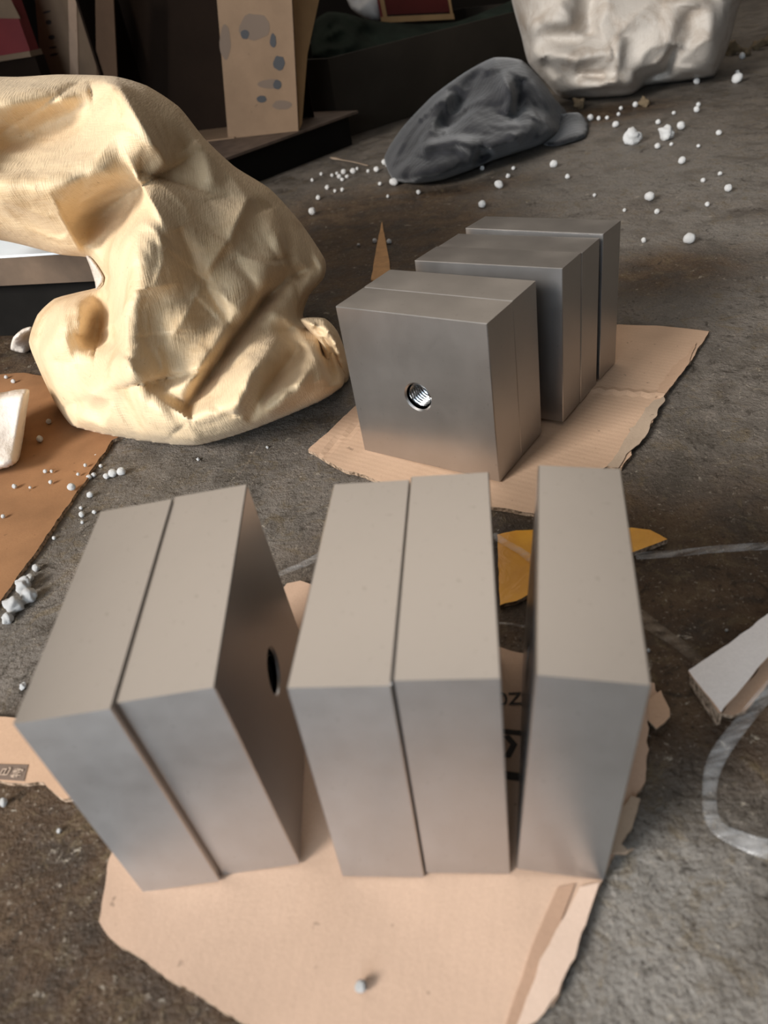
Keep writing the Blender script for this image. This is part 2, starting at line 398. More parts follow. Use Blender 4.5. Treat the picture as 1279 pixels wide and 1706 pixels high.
def crease(pa, pb, w, h):
    a = G(*pa); b = G(*pb); d = Vector((b.x-a.x, b.y-a.y)); L = d.length; d /= L
    def f(x, y):
        rx, ry = x-a.x, y-a.y; s = rx*d.y-ry*d.x; return h*math.exp(-(s/w)**2)
    return f
c1 = crease((925, 1500), (845, 1706), .0035, -.0022); c2 = crease((960, 1500), (880, 1706), .010, .0022)
fb = sheet('cardboard_sheet', [(180, 1432), (165, 1535), (200, 1578), (330, 1660), (420, 1712), (520, 1770), (820, 1775), (895, 1698, .002), (932, 1655, .002), (945, 1605, .002), (975, 1535, .0015), (1003, 1468, .001),
      (1022, 1422, .002), (1040, 1395, .002), (1055, 1340, .002), (1075, 1260, .002), (1085, 1215, .003), (1098, 1160, .003), (1090, 1138), (850, 1083), (500, 968), (478, 972), (330, 1150)],
      CARD, warp=.0005)
tag(fb, 'large tan cardboard sheet under the five front steel blocks, torn along its right edge', 'cardboard')
def ftext(name, s, px, h, ang, mat, parent, z, sx_=1.0, mirror=False):
    cu = bpy.data.curves.new(name, 'FONT'); cu.body = s; cu.size = h; cu.align_x = 'CENTER'; cu.align_y = 'CENTER'; cu.extrude = .0001
    tmp = bpy.data.objects.new('tmp', cu); COL.objects.link(tmp); bpy.context.view_layer.update()
    me = bpy.data.meshes.new_from_object(tmp.evaluated_get(bpy.context.evaluated_depsgraph_get())); bpy.data.objects.remove(tmp)
    me.materials.clear(); me.materials.append(mat)
    o = link(name, me, None, parent); p = G(px[0], px[1], z); o.location = (p.x, p.y, z+.0003); o.rotation_euler = (0, 0, ang); o.scale = (sx_*(-1 if mirror else 1), 1, 1); return o
ftext('printed_lettering', '0Z2', (858, 1165), .014, math.radians(-10), PRINT, fb, .0045)
for pl in ([(838, 1214), (885, 1219), (885, 1226), (838, 1222)], [(838, 1226), (848, 1224), (862, 1240), (850, 1262), (838, 1262), (850, 1240)], [(840, 1284), (880, 1290), (880, 1302), (842, 1298)]):
    sheet('printed_stroke', pl, PRINT, z0=.0042, th=.0004, rag=0, step=.01, parent=fb, edge=PRINT)
sheet('torn_liner', [(1078, 1165, .002), (1100, 1150, .002), (1114, 1192, .001), (1096, 1212, .002), (1082, 1200)], CARDS, z0=.0045, th=.0012, parent=fb)
sheet('torn_flap', [(1030, 1360, .001), (1052, 1325, .001), (1066, 1330, .001), (1052, 1378, .001), (1035, 1405, .002), (1060, 1418, .002), (1040, 1428, .002), (1018, 1420)], CARDT, z0=.0036, th=.0022, parent=fb)
sheet('fold_shade_strip', [(928, 1478), (958, 1472), (925, 1560), (893, 1640), (868, 1706), (850, 1760), (828, 1760), (852, 1680), (885, 1580)], CARDF, z0=.0041, th=.0009, rag=.0003, parent=fb, edge=CARDF)  # dark strip laid along the fold in place of its shadow
sheet('peeled_liner', [(965, 1478), (998, 1470), (975, 1540, .002), (945, 1605, .002), (930, 1655, .001), (893, 1700, .001), (862, 1712), (900, 1600)], CARDP, z0=.0043, th=.0014, rag=.0005, parent=fb)

b1 = crease((985, 655), (1100, 665), .004, .002); b2 = crease((540, 760), (690, 640), .004, -.0018)
bb = sheet('cardboard_sheet', [(514, 749), (545, 768), (575, 785, .002), (612, 795, .001), (700, 830), (828, 846, .001), (890, 856, .002), (950, 815, .001), (1010, 778, .001), (1035, 779, .003), (1052, 745, .003), (1085, 700, .002), (1108, 655, .002), (1150, 600, .001),
      (1181, 552), (1100, 543), (1031, 541), (900, 560), (700, 600), (594, 676, .001)], CARDB, relief=lambda x, y: b1(x, y)+b2(x, y), warp=.0007)
tag(bb, 'tan cardboard sheet with a ragged right edge under the five rear steel blocks', 'cardboard')
sheet('peeled_liner', [(1030, 779, .002), (1012, 776, .001), (1055, 715, .004), (1075, 680, .003), (1100, 665), (1108, 655, .002), (1092, 695, .002), (1052, 750, .002)], CARDT, z0=.0043, th=.001, parent=bb)
sheet('peeled_liner', [(1092, 662, .001), (1098, 640, .002), (1120, 612, .003), (1160, 570), (1150, 600, .001), (1110, 655)], CARDS, z0=.0043, th=.001, parent=bb)

lb = sheet('cardboard_sheet', [(-120, 632), (40, 622), (160, 640), (280, 690), (188, 734, .0015), (120, 830, .0015), (50, 935, .001), (0, 1000), (-120, 1130)], CARDD, warp=.0012)
tag(lb, 'dark orange brown cardboard sheet at the left, strewn with white beads', 'cardboard')
st = sheet('cardboard_sheet', [(-90, 1178), (0, 1194), (34, 1196), (110, 1205), (190, 1225), (185, 1330), (108, 1330, .001), (70, 1308, .002), (30, 1304), (-90, 1285)], CARDS)
tag(st, 'pale cardboard strip with a small printed stamp, beside the far left block', 'cardboard')
sheet('printed_band', [(-30, 1272), (47, 1274), (40, 1301), (-30, 1296)], PRINTB, z0=.0041, th=.0003, rag=0, step=.01, parent=st, edge=PRINTB)
ftext('printed_character', '特', (30, 1288), .0075, math.radians(80), PRINTW, st, .0047)
ftext('printed_character', '已', (10, 1286), .0070, math.radians(80), PRINTW, st, .0047)

tp = sheet('taped_board', [(828, 892), (860, 886), (893, 884), (990, 878), (1055, 880), (1083, 883), (1112, 899), (1062, 917), (980, 950), (893, 980, .001), (868, 997, .001), (832, 1008)], TAPE, z0=.0005, th=.004, rag=.0006, warp=.002, edge=EDGE)
tag(tp, 'orange tape covered piece of board on the floor behind the lone front block', 'board')

wc = sheet('white_card', [(1147, 1117), (1205, 1078, .001), (1279, 1022, .001), (1340, 985), (1330, 1060), (1279, 1095), (1240, 1140), (1200, 1187)], CARDW, z0=.012, th=.0016, rag=.0004, edge=CARDS)
tag(wc, 'white faced cardboard scrap with a brown fold at the right edge', 'cardboard')
o = sheet('brown_fold', [(1200, 1187), (1240, 1140), (1279, 1092, .001), (1340, 1040), (1340, 1090), (1279, 1140), (1240, 1182), (1219, 1193, .001)], CARDS, z0=.002, th=.0028, parent=wc, relief=lambda x, y: 0); o['label'] = 'brown kraft fold under the white face'
# the card's own supporting crease strip
sheet('folded_edge', [(1150, 1119), (1197, 1188), (1203, 1186), (1160, 1118)], CARDS, z0=.0004, th=.0115, rag=0, parent=wc)

def strip(name, pts, width, mat, z=.004, th=.0004, wav=.0):
    """ribbon through (px,py[,z]) with width, as thin closed band"""
    P3 = []
    for p in pts: P3.append(G(p[0], p[1], p[2] if len(p) > 2 else z))
    Q = []
    for i in range(len(P3)-1):
        p0 = P3[max(i-1, 0)]; p1 = P3[i]; p2 = P3[i+1]; p3 = P3[min(i+2, len(P3)-1)]
        for k in range(10):
            t = k/10; Q.append(.5*((2*p1)+(-p0+p2)*t+(2*p0-5*p1+4*p2-p3)*t*t+(-p0+3*p1-3*p2+p3)*t**3))
    Q.append(P3[-1]); V = []; Fc = []
    for i, q in enumerate(Q):
        d = (Q[min(i+1, len(Q)-1)]-Q[max(i-1, 0)]).normalized(); s = d.cross(Vector((0, 0, 1))).normalized()
        tw = .5*noise.noise((q.x*12, q.y*12, 3)); u = Vector((0, 0, 1))
        s = (s*math.cos(tw)+u*math.sin(tw))
        w_ = width*(1+.35*noise.noise((q.x*20, q.y*20, 9)))/2
        a = q-s*w_; b = q+s*w_; z0_ = max(0, .0008-min(a.z, b.z))
        for r in (a, b): r.z += z0_
        mid_ = (a+b)/2+u*.0006
        V += [a, mid_, b, b-u*th, mid_-u*th, a-u*th]
    for i in range(len(Q)-1):
        for k in range(6): a = i*6+k; b = i*6+(k+1) % 6; Fc.append((a, b, b+6, a+6))
    Fc.append((0, 1, 2, 3, 4, 5)); n_ = 6*(len(Q)-1); Fc.append(tuple(n_+i for i in reversed(range(6))))
    return frompy(name, V, Fc, mat, smooth=True)
tag(strip('plastic_strap', [(1058, 926), (1120, 922), (1200, 914, .010), (1290, 909, .014), (1360, 908)], .0075, FILM), 'clear plastic strap running from the orange taped board to the right edge', 'strap')
tag(strip('plastic_strap', [(1350, 1090, .03), (1282, 1150, .022), (1235, 1205, .012), (1196, 1260, .006), (1182, 1310, .004), (1190, 1372, .003), (1240, 1402, .003), (1290, 1416, .005), (1370, 1420)], .0095, FILM), 'looped clear plastic strap on the rough grey concrete at lower right', 'strap')
tag(strip('plastic_strap', [(440, 966), (480, 950), (524, 930), (560, 900)], .006, FILM), 'clear plastic strip glinting on the floor between left and middle front pairs', 'strap')
tag(strip('plastic_strap', [(800, 1037), (838, 1038), (866, 1042), (900, 1045)], .003, FILM, z=.003), 'thin clear strap seen in the gap before the orange board', 'strap')
tag(strip('plastic_tape', [(1060, 1022), (1090, 1045), (1130, 1072), (1170, 1105)], .0125, FILMD, z=.0015), 'faded dusty tape strip on the floor pointing at the white card', 'tape')
s_ = strip('plastic_strap', [(822, 890), (840, 903), (865, 917), (893, 938)], .006, FILM, z=.0075); tag(s_, 'clear plastic strap lying across the orange taped board', 'strap')
tag(strip('cut_fibre', [(398, 790), (408, 778), (418, 762), (430, 742)], .0022, FILMD, z=.0022), 'thin pale sliver on the concrete in front of the tan sack', 'sliver')
tag(strip('bent_strip', [(552, 262, .004), (568, 266, .014), (590, 270, .010), (614, 276, .002)], .010, CARDT), 'bent brown strip in the shadow at the foot of the black rack', 'strip')

wd = sheet('cardboard_tip', [(618, 466), (622, 440), (629, 400), (636, 369), (641, 395), (648, 432), (652, 470)], WOOD, z0=.0005, th=.003, rag=.0003, edge=WOOD)
tag(wd, 'pointed orange brown cardboard tip on the floor left of the rear blocks', 'cardboard')

# ---------------------------------------------------------------- soft bodies (sacks, cloth)
def spline_closed(pts, step):
    out = []; n_ = len(pts)
    for i in range(n_):
        p0, p1, p2, p3 = [np.array(pts[(i+k-1) % n_], float) for k in range(4)]
        L = np.hypot(*(p2-p1)[:2]); k_ = max(1, int(L/step))
        for k in range(k_):
            t = k/k_; c = .5*((2*p1)+(-p0+p2)*t+(2*p0-5*p1+4*p2-p3)*t*t+(-p0+3*p1-3*p2+p3)*t**3)
            lin = p1+(p2-p1)*t; out.append(.6*c+.4*lin)
    return out
def ridge_eval(px, py, r):
    pts, h, wl, wr, sharp = r; best = np.full(len(px), 1e9); side = np.zeros(len(px)); tt_ = np.zeros(len(px))
    P_ = [np.array(p, float) for p in pts]; Ls = [np.hypot(*(b-a)) for a, b in zip(P_, P_[1:])]; tot = sum(Ls); acc = 0
    for (a, b), L in zip(zip(P_, P_[1:]), Ls):
        d = (b-a)/L; rx, ry = px-a[0], py-a[1]; t = np.clip(rx*d[0]+ry*d[1], 0, L); qx, qy = rx-t*d[0], ry-t*d[1]
        dist = np.hypot(qx, qy); s = -(d[0]*ry-d[1]*rx)  # + on image right when heading down
        k = dist < best; best[k] = dist[k]; side[k] = np.sign(s[k]); tt_[k] = (acc+t[k])/tot; acc += L
    w_ = np.where(side > 0, wr, wl)
    prof = np.exp(-(np.sqrt(best**2+16)-4)/w_) if sharp else np.exp(-(best/w_)**2)
    return h*prof*np.clip(np.sin(np.pi*np.clip(tt_, 0, 1)), 0, 1)**.45
def soft_body(name, sil, B, R, back, ridges, mat, step=5, wr_amp=.002, wr_sc=30, parent=None, expo=.5, bump2=0, zmin=.002, gain=1.0, cr_amp=0, cr_sc=10):
    """sil: (px, py, Y) ; Y None = resting on the ground"""
    s3 = []
    for x, y, Y in sil:
        if Y is None: Y = G(x, y, .004).y
        s3.append((x, y, Y))
    out = spline_closed(s3, step); poly = [(p[0], p[1]) for p in out]; Yb = np.array([p[2] for p in out])
    vv, ff, bd = tri_fill(poly, step)
    px, py = vv[:, 0], vv[:, 1]; bx = np.array(poly)
    num = np.zeros(len(px)); den = np.zeros(len(px))
    for (x, y), Y in zip(bx[::2], Yb[::2]):
        w_ = 1/((px-x)**2+(py-y)**2+4)**1.3; num += w_*Y; den += w_
    Y0 = num/den; d = bdist(px, py, bx)
    isb = np.zeros(len(px), bool); isb[bd] = True; d[isb] = 0
    pr = (1-(1-np.clip(d/R, 0, 1))**2)**expo
    off = np.zeros(len(px))
    for r in ridges: off += ridge_eval(px, py, r)*gain
    edge = np.clip(d/14, 0, 1)
    yf = Y0 - B*pr - off*edge
    V = []; nf = len(px)
    for i in range(nf):
        q = DY(px[i], py[i], yf[i]); 
        wv = (1-abs(noise.noise(q*wr_sc)))**3*wr_amp + noise.noise(q*wr_sc*.35+Vector((5, 1, 2)))*bump2
        cv = noise.voronoi(q*cr_sc+Vector((3, 1, 7)))[0]; wv += (cv[1]-cv[0])*cr_amp if cr_amp else 0
        cw = noise.voronoi(Vector((q.x*cr_sc*2.6, q.y*cr_sc*2.6, q.z*cr_sc*1.6)))[0]; wv += (cw[1]-cw[0])*cr_amp*.3
        q = DY(px[i], py[i], yf[i]-wv*edge[i]); q.z = max(q.z, zmin); V.append(q)
    idx = {}
    for i in range(nf):
        if isb[i]: idx[i] = i; continue
        q = DY(px[i], py[i], Y0[i]+back*pr[i]); q.z = max(q.z, zmin); idx[i] = len(V); V.append(q)
    fc = [tuple(f) for f in ff] + [tuple(idx[i] for i in reversed(f)) for f in ff]
    o = frompy(name, V, fc, mat, parent=parent, smooth=True)
    bm = bmesh.new(); bm.from_mesh(o.data); bmesh.ops.recalc_face_normals(bm, faces=bm.faces); bm.to_mesh(o.data); bm.free()
    return o

sil = [(-150, 150, 1.0), (-60, 128, 1.0), (30, 128, 1.0), (100, 124, 1.0), (190, 127, 1.0), (245, 143, 1.0), (298, 178, 1.0), (340, 230, 1.0), (390, 277, 1.02), (450, 315, 1.02), (500, 370, 1.02), (541, 432, 1.0), (540, 462, .98), (515, 492, .95),
       (505, 528, .92), (545, 538, .90), (562, 560, .88), (578, 605, .85), (572, 645, None), (532, 672, None), (450, 707, None), (395, 727, None), (325, 745, None), (245, 738, None), (170, 725, None), (122, 712, None), (92, 672, .84), (66, 618, .87), (48, 570, .90),
       (62, 525, .90), (90, 498, .90), (125, 488, .90), (165, 478, .90), (172, 462, .90), (150, 430, .90), (100, 424, .92), (0, 400, .95), (-150, 390, .95)]
RS = [
 ([(175, 110), (196, 142), (240, 215), (280, 283)], .050, 80, 24, True),
 ([(262, 296), (232, 400), (218, 470), (212, 560), (230, 640)], .052, 34, 90, False),
 ([(185, 150), (120, 200), (40, 235), (-30, 250)], -.038, 42, 42, False),
 ([(-60, 160), (60, 165), (150, 150)], .016, 30, 30, False),
 ([(240, 318), (190, 345), (150, 368), (118, 385)], -.050, 45, 45, False),
 ([(-80, 300), (60, 310), (150, 300), (230, 310)], .020, 45, 40, False),
 ([(530, 440), (480, 462), (440, 500), (400, 552), (350, 625), (305, 690)], -.042, 22, 13, True),
 ([(490, 455), (440, 480), (400, 530), (350, 600), (300, 665)], .022, 26, 16, False),
 ([(330, 230), (380, 285), (412, 330), (380, 400), (335, 460)], .016, 60, 12, True),
 ([(310, 170), (345, 260), (360, 330)], .012, 18, 18, False),
 ([(298, 380), (330, 450), (390, 555)], -.008, 14, 10, True),
 ([(390, 430), (420, 470), (440, 520)], -.007, 12, 12, True),
 ([(445, 350), (462, 390), (470, 430)], .014, 20, 16, False),
 ([(460, 430), (400, 470), (350, 520)], .012, 34, 25, False),
 ([(470, 560), (420, 620), (385, 690)], .020, 18, 18, False),
 ([(505, 575), (460, 630), (410, 700)], -.016, 12, 12, False),
 ([(530, 590), (500, 640), (440, 690)], .016, 14, 14, False),
 ([(445, 520), (490, 540), (530, 600), (535, 640)], .012, 10, 16, True),
 ([(545, 545), (540, 590), (560, 640)], -.022, 9, 9, False),
 ([(118, 490), (100, 545), (70, 600), (100, 680)], .020, 12, 40, False),
 ([(170, 480), (165, 530), (160, 560), (210, 560)], -.034, 22, 26, False),
 ([(120, 500), (150, 520), (135, 560)], .012, 22, 18, False),
 ([(90, 670), (130, 672), (180, 690)], -.010, 18, 18, False),
 ([(110, 690), (160, 650), (205, 590)], .010, 30, 20, False),
 ([(200, 590), (250, 670), (290, 720)], .012, 28, 22, False),
 ([(250, 480), (260, 560), (300, 640)], -.016, 26, 34, False),
 ([(320, 700), (400, 680), (480, 650)], .006, 22, 20, False),
]
sk = soft_body('woven_sack', sil, .115, 135, .16, RS, SACK, step=4, wr_amp=.008, wr_sc=17, bump2=.016, zmin=.0058, gain=1.75, cr_amp=.016, cr_sc=11)
tag(sk, 'big crumpled tan woven sack slumped on the floor at the left', 'sack')
ty = soft_body('tied_neck', [(500, 532, .83), (540, 530, .83), (562, 552, .82), (580, 600, .82), (582, 640, .83), (560, 655, .83), (545, 620, .81), (530, 570, .81)], .03, 26, .03,
     [([(520, 545), (550, 575), (570, 640)], -.016, 7, 7, False), ([(540, 535), (562, 580), (575, 620)], .012, 6, 6, False), ([(555, 590), (540, 640)], -.012, 6, 6, False)], SACK, step=3, wr_amp=.01, wr_sc=60, parent=sk)
fl = soft_body('blue_lit_flap', [(140, 418, .885), (152, 428, .885), (172, 458, .87), (172, 470, .87), (160, 482, .87), (158, 470, .88), (150, 445, .885)], .006, 12, .004, [], SACKW, step=3, parent=sk); fl['label'] = 'pale lining flap'

ws = soft_body('canvas_sack', [(850, -60, 2.45), (852, 0, 2.42), (868, 60, 2.42), (880, 105, 2.40), (912, 140, 2.38), (935, 162, None), (990, 163, None), (1050, 158, None), (1075, 143, None), (1110, 138, None), (1150, 133, None), (1190, 126, None), (1212, 80, 2.32), (1228, 20, 2.34), (1240, -60, 2.36)], .22, 120, .25,
     [([(855, 40), (900, 50), (945, 30), (950, -20)], .05, 22, 22, False), ([(895, 55), (960, 65), (1000, 50)], -.06, 14, 14, False), ([(985, -20), (975, 60)], -.08, 24, 20, False),
      ([(880, 90), (960, 100), (1020, 85)], .05, 16, 16, False), ([(905, 95), (925, 130)], -.06, 10, 10, False), ([(1035, 60), (1025, 140)], .03, 12, 12, False), ([(1125, 75), (1110, 120), (1060, 140)], -.10, 8, 9, True),
      ([(1150, 10), (1140, 110)], -.05, 20, 20, False), ([(1195, 0), (1180, 110)], .05, 20, 20, False), ([(940, 145), (1000, 140), (1060, 135)], .05, 10, 10, False), ([(960, 120), (1010, 128)], -.04, 10, 10, False)], SACKW, step=4, wr_amp=.02, wr_sc=8, bump2=.02, gain=.8, cr_amp=.045, cr_sc=4)
tag(ws, 'dirty white canvas sack standing at the upper right', 'sack')
ck = soft_body('knit_garment', [(640, 262, 1.95), (668, 215, 1.95), (720, 160, 2.0), (775, 120, 2.05), (822, 96, 2.08), (868, 100, 2.08), (900, 130, 2.05), (925, 165, 2.02), (945, 190, None), (930, 222, None), (905, 240, None), (860, 255, None), (820, 268, None), (780, 285, None), (735, 300, None), (690, 306, None), (655, 300, None)], .13, 75, .12,
     [([(800, 115), (770, 170), (740, 220)], -.05, 18, 14, False), ([(835, 120), (850, 160), (845, 190)], .05, 10, 10, True), ([(868, 130), (862, 180), (855, 205)], -.04, 9, 9, False), ([(745, 150), (715, 210), (700, 260)], .04, 16, 16, False),
      ([(900, 200), (850, 230), (800, 250)], .03, 18, 18, False), ([(700, 245), (760, 235), (800, 245)], .04, 12, 12, False), ([(818, 250), (790, 275)], -.04, 8, 8, False)], CLOTH, step=4, wr_amp=.02, wr_sc=9, bump2=.04, gain=1.5, cr_amp=.05, cr_sc=7)
tag(ck, 'dark charcoal knit garment heaped on the floor before the bin', 'garment')
soft_body('sleeve', [(915, 210, 2.0), (935, 190, 2.0), (965, 188, 2.0), (980, 205, None), (975, 228, None), (930, 243, None), (905, 240, None)], .03, 24, .03, [], CLOTH, step=4, parent=ck)

# foam chunk at left edge
def prism_mesh(name, base, h, mat, parent=None, jit=.002, taper=1.0):
    pass
fm = soft_body('foam_chunk', [(-60, 652, .79), (0, 654, .80), (28, 649, .80), (49, 650, .80), (44, 690, .79), (38, 735, .78), (30, 772, None), (12, 782, None), (-60, 790, None)], .03, 14, .05,
      [([(42, 655), (30, 700), (22, 780)], .006, 10, 6, True)], FOAMB, step=4, wr_amp=.0015, wr_sc=50, zmin=.0058)
tag(fm, 'broken off white foam chunk standing at the left edge', 'foam')

# ---------------------------------------------------------------- background clutter
def slab(name, quad, vec, mat, parent=None):
    """quad: 4 world points, extruded by vec -> solid board"""
    q = [Vector(p) for p in quad]; v = q+[p+Vector(vec) for p in q]; k = len(q)
    o = frompy(name, v, [tuple(range(k)), tuple(reversed(range(k, 2*k)))]+[(i, i+k, (i+1) % k+k, (i+1) % k) for i in range(k)], mat, parent=parent)
    bm = bmesh.new(); bm.from_mesh(o.data); bmesh.ops.recalc_face_normals(bm, faces=bm.faces); bm.to_mesh(o.data); bm.free(); return o
def Z(p, z): return Vector((p[0], p[1], z))
HP = .08
ra = Vector((-.215, 1.897, 0)); rb = Vector((.115, 2.245, 0)); dv = (rb-ra).normalized(); nv = Vector((-dv.y, dv.x, 0))  # nv points back-left
r0 = ra-dv*.5
rk = empty('steel_rack', ra); 
def ch(o, p):
    o.parent = p; o.matrix_parent_inverse = Matrix.Translation(p.location).inverted(); return o
ch(slab('rack_top', [Z(r0, HP-.006), Z(rb, HP-.006), Z(rb+nv*.20, HP-.006), Z(rb+nv*.20-dv*.25, HP-.006), Z(rb+nv*1.1-dv*.25, HP-.006), Z(r0+nv*1.1, HP-.006)], (0, 0, .006), RACKTOP), rk)
ch(slab('front_rail', [Z(r0+nv*.02, 0.001), Z(rb+nv*.02-dv*.02, 0.001), Z(rb+nv*.02-dv*.02, HP-.006), Z(r0+nv*.02, HP-.006)], nv*.02, RACKM), rk)
ch(slab('end_rail', [Z(rb+nv*.04-dv*.03, .001), Z(rb+nv*.19-dv*.03, .001), Z(rb+nv*.19-dv*.03, HP-.006), Z(rb+nv*.04-dv*.03, HP-.006)], -dv*.02, RACKM), rk)
tag(rk, 'low black steel rack with a worn lip under the cartons', 'rack')

# open dark carton behind
pa = G(160, 190, HP); pb = G(470, 150, HP)
c0 = G(380, 232, HP); c1_ = G(497, 219, HP); ex = (c1_-c0).normalized(); ey = Vector((-ex.y, ex.x, 0))
oc = empty('open_carton', Z(c0, HP))
Hc = .62
ch(slab('stained_flap', [Z(c0, HP+.001), Z(c1_, HP+.001), on_plane(484, -40, Z(c0, HP), ey), on_plane(358, -40, Z(c0, HP), ey)], ey*.006, BGCARD), oc)
sdn = (ex*.95-ey*.31).normalized()
ch(slab('side_panel', [Z(c1_+ey*.007, HP+.001), on_plane(503, 205, Z(c1_+ey*.007, HP), sdn), on_plane(512, 90, Z(c1_+ey*.007, HP), sdn), on_plane(540, -40, Z(c1_+ey*.007, HP), sdn), on_plane(486, -40, Z(c1_+ey*.007, HP), sdn)], -sdn*.005, GOLD), oc)
cl = c0-ex*.31
cbk = Z(c0+ey*.18, HP+.001)
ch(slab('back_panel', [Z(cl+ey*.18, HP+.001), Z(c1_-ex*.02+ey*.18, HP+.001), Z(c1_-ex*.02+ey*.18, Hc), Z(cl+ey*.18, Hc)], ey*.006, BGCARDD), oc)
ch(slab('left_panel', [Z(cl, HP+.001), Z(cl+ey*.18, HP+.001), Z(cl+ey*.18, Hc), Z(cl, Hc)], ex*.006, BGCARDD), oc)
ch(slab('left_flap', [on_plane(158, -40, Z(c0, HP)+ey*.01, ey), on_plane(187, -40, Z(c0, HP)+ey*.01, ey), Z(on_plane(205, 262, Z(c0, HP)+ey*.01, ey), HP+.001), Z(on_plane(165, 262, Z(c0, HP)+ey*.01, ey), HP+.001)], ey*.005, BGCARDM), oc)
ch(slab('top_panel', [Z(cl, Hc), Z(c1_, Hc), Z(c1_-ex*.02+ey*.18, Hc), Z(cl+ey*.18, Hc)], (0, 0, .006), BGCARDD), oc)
ch(slab('bottom_panel', [Z(c0-ex*.18-ey*.01, HP+.001), Z(c0+ex*.02-ey*.005, HP+.001), Z(c0+ex*.1+ey*.16, HP+.001), Z(c0-ex*.18+ey*.16, HP+.001)], (0, 0, .003), BGCARD), oc)
tag(oc, 'tall open carton with a dark inside and a grease spotted front flap', 'carton')
# grease spots on the flap
GREASE = NT('grease_spot', .7).col((.04, .04, .043)).m; GREASEL = NT('faint_grease', .8).col((.15, .105, .075)).m
def decal(name, cpx, rx, ry, p, nrm, mat, parent, th=.0006, ang=0):
    pts = []
    for i in range(20):
        a = 2*math.pi*i/20; k = 1+.18*noise.noise((math.cos(a)*1.5+cpx[0], math.sin(a)*1.5+cpx[1], 0))
        u, v = rx*k*math.cos(a), ry*k*math.sin(a); pts.append(on_plane(cpx[0]+u*math.cos(ang)-v*math.sin(ang), cpx[1]+u*math.sin(ang)+v*math.cos(ang), p, nrm))
    n_ = nrm.normalized()*th; V = [q-n_ for q in pts]+[q+n_ for q in pts]; N = 20
    fc = [tuple(range(N)), tuple(reversed(range(N, 2*N)))]+[(i, (i+1) % N, (i+1) % N+N, i+N) for i in range(N)]
    return ch(frompy(name, V, fc, mat), parent)
for c, rx, ry, m in (((424, 45), 26, 22, GREASEL), ((408, 57), 7, 8, GREASE), ((455, 68), 5, 12, GREASE), ((465, 105), 10, 12, GREASE), ((450, 140), 20, 8, GREASEL), ((462, 141), 7, 8, GREASE), ((436, 165), 8, 6, GREASE), ((470, 175), 16, 8, GREASEL), ((375, 70), 9, 28, GREASEL)):
    decal('grease_spot', c, rx, ry, Z(c0, HP)-ey*(.0002 if m is GREASE else 0), ey, m, oc, th=.0008 if m is GREASE else .0005)

# lettered carton upper left
lx = ex; ly = ey; L0 = G(90, 250, HP); L0z = Z(L0, HP)
lt = empty('lettered_carton', L0z)
def zc(p): return Z(p, max(p.z, HP+.001))
def pl(pts, off=0): return [zc(on_plane(x, y, L0z+ly*off, ly)) for x, y in pts]
ch(slab('lettered_panel', pl([(55, -40), (112, -40), (120, 244), (80, 250)]), ly*.005, BGCARD), lt)
ch(slab('corner_strip', pl([(112, -40), (126, -40), (134, 242), (120, 244)], -.004), ly*.008, CARDS), lt)
ch(slab('side_panel', pl([(126, -40), (156, -40), (164, 240), (134, 242)]), ly*.005, BGCARD), lt)
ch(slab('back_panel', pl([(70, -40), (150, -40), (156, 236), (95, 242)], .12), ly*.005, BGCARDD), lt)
tag(lt, 'upright carton with a column of dark letters, beside the red carton', 'carton')
for c, rx, ry, a in (((78, 20), 7, 1.8, -.25), ((81, 37), 5, 4.2, 0), ((86, 62), 5, 4.2, 0), ((88, 79), 7, 1.6, -.1), ((90, 91), 7, 2.2, -.2)):
    decal('printed_letter', c, rx, ry, L0z, ly, PRINT, lt, ang=a)
R0 = Z(on_plane(-100, 250, L0z-ly*.17, ly), 0); R1 = Z(on_plane(52, 90, L0z-ly*.17, ly), 0)
Rr = empty('red_carton', Z(R0, HP))
def zat(P_, py, px):   # height on the vertical plane through P_ (normal ly) seen at a pixel
    return on_plane(px, py, P_, ly).z
zr = zat(R0, 88, 30)
ch(slab('red_panel', [Z(R0, zr), Z(R1, zr), Z(R1, .75), Z(R0, .75)], ly*.006, REDM), Rr)
ch(slab('tan_bottom_edge', [Z(R0-ly*.004, zr-.012), Z(R1-ly*.004, zr-.012), Z(R1-ly*.004, zr), Z(R0-ly*.004, zr)], ly*.05, BGCARD), Rr)
ch(slab('tan_label', [on_plane(-60, -20, R0-ly*.0015, ly), on_plane(-60, 30, R0-ly*.0015, ly), on_plane(34, 31, R0-ly*.0015, ly), on_plane(8, -20, R0-ly*.0015, ly)], ly*.001, BGCARD), Rr)
ch(slab('carton_body', [Z(R0+ly*.01, HP+.001), Z(R1+ly*.01, HP+.001), Z(R1+ly*.01, zr-.013), Z(R0+ly*.01, zr-.013)], ly*.04, BGCARDD), Rr)
ch(slab('carton_shell', [Z(R0+ly*.007, zr), Z(R1+ly*.007, zr), Z(R1+ly*.007, .75), Z(R0+ly*.007, .75)], ly*.03, REDM), Rr)
tag(Rr, 'red carton with a tan patch at the upper left corner', 'carton')

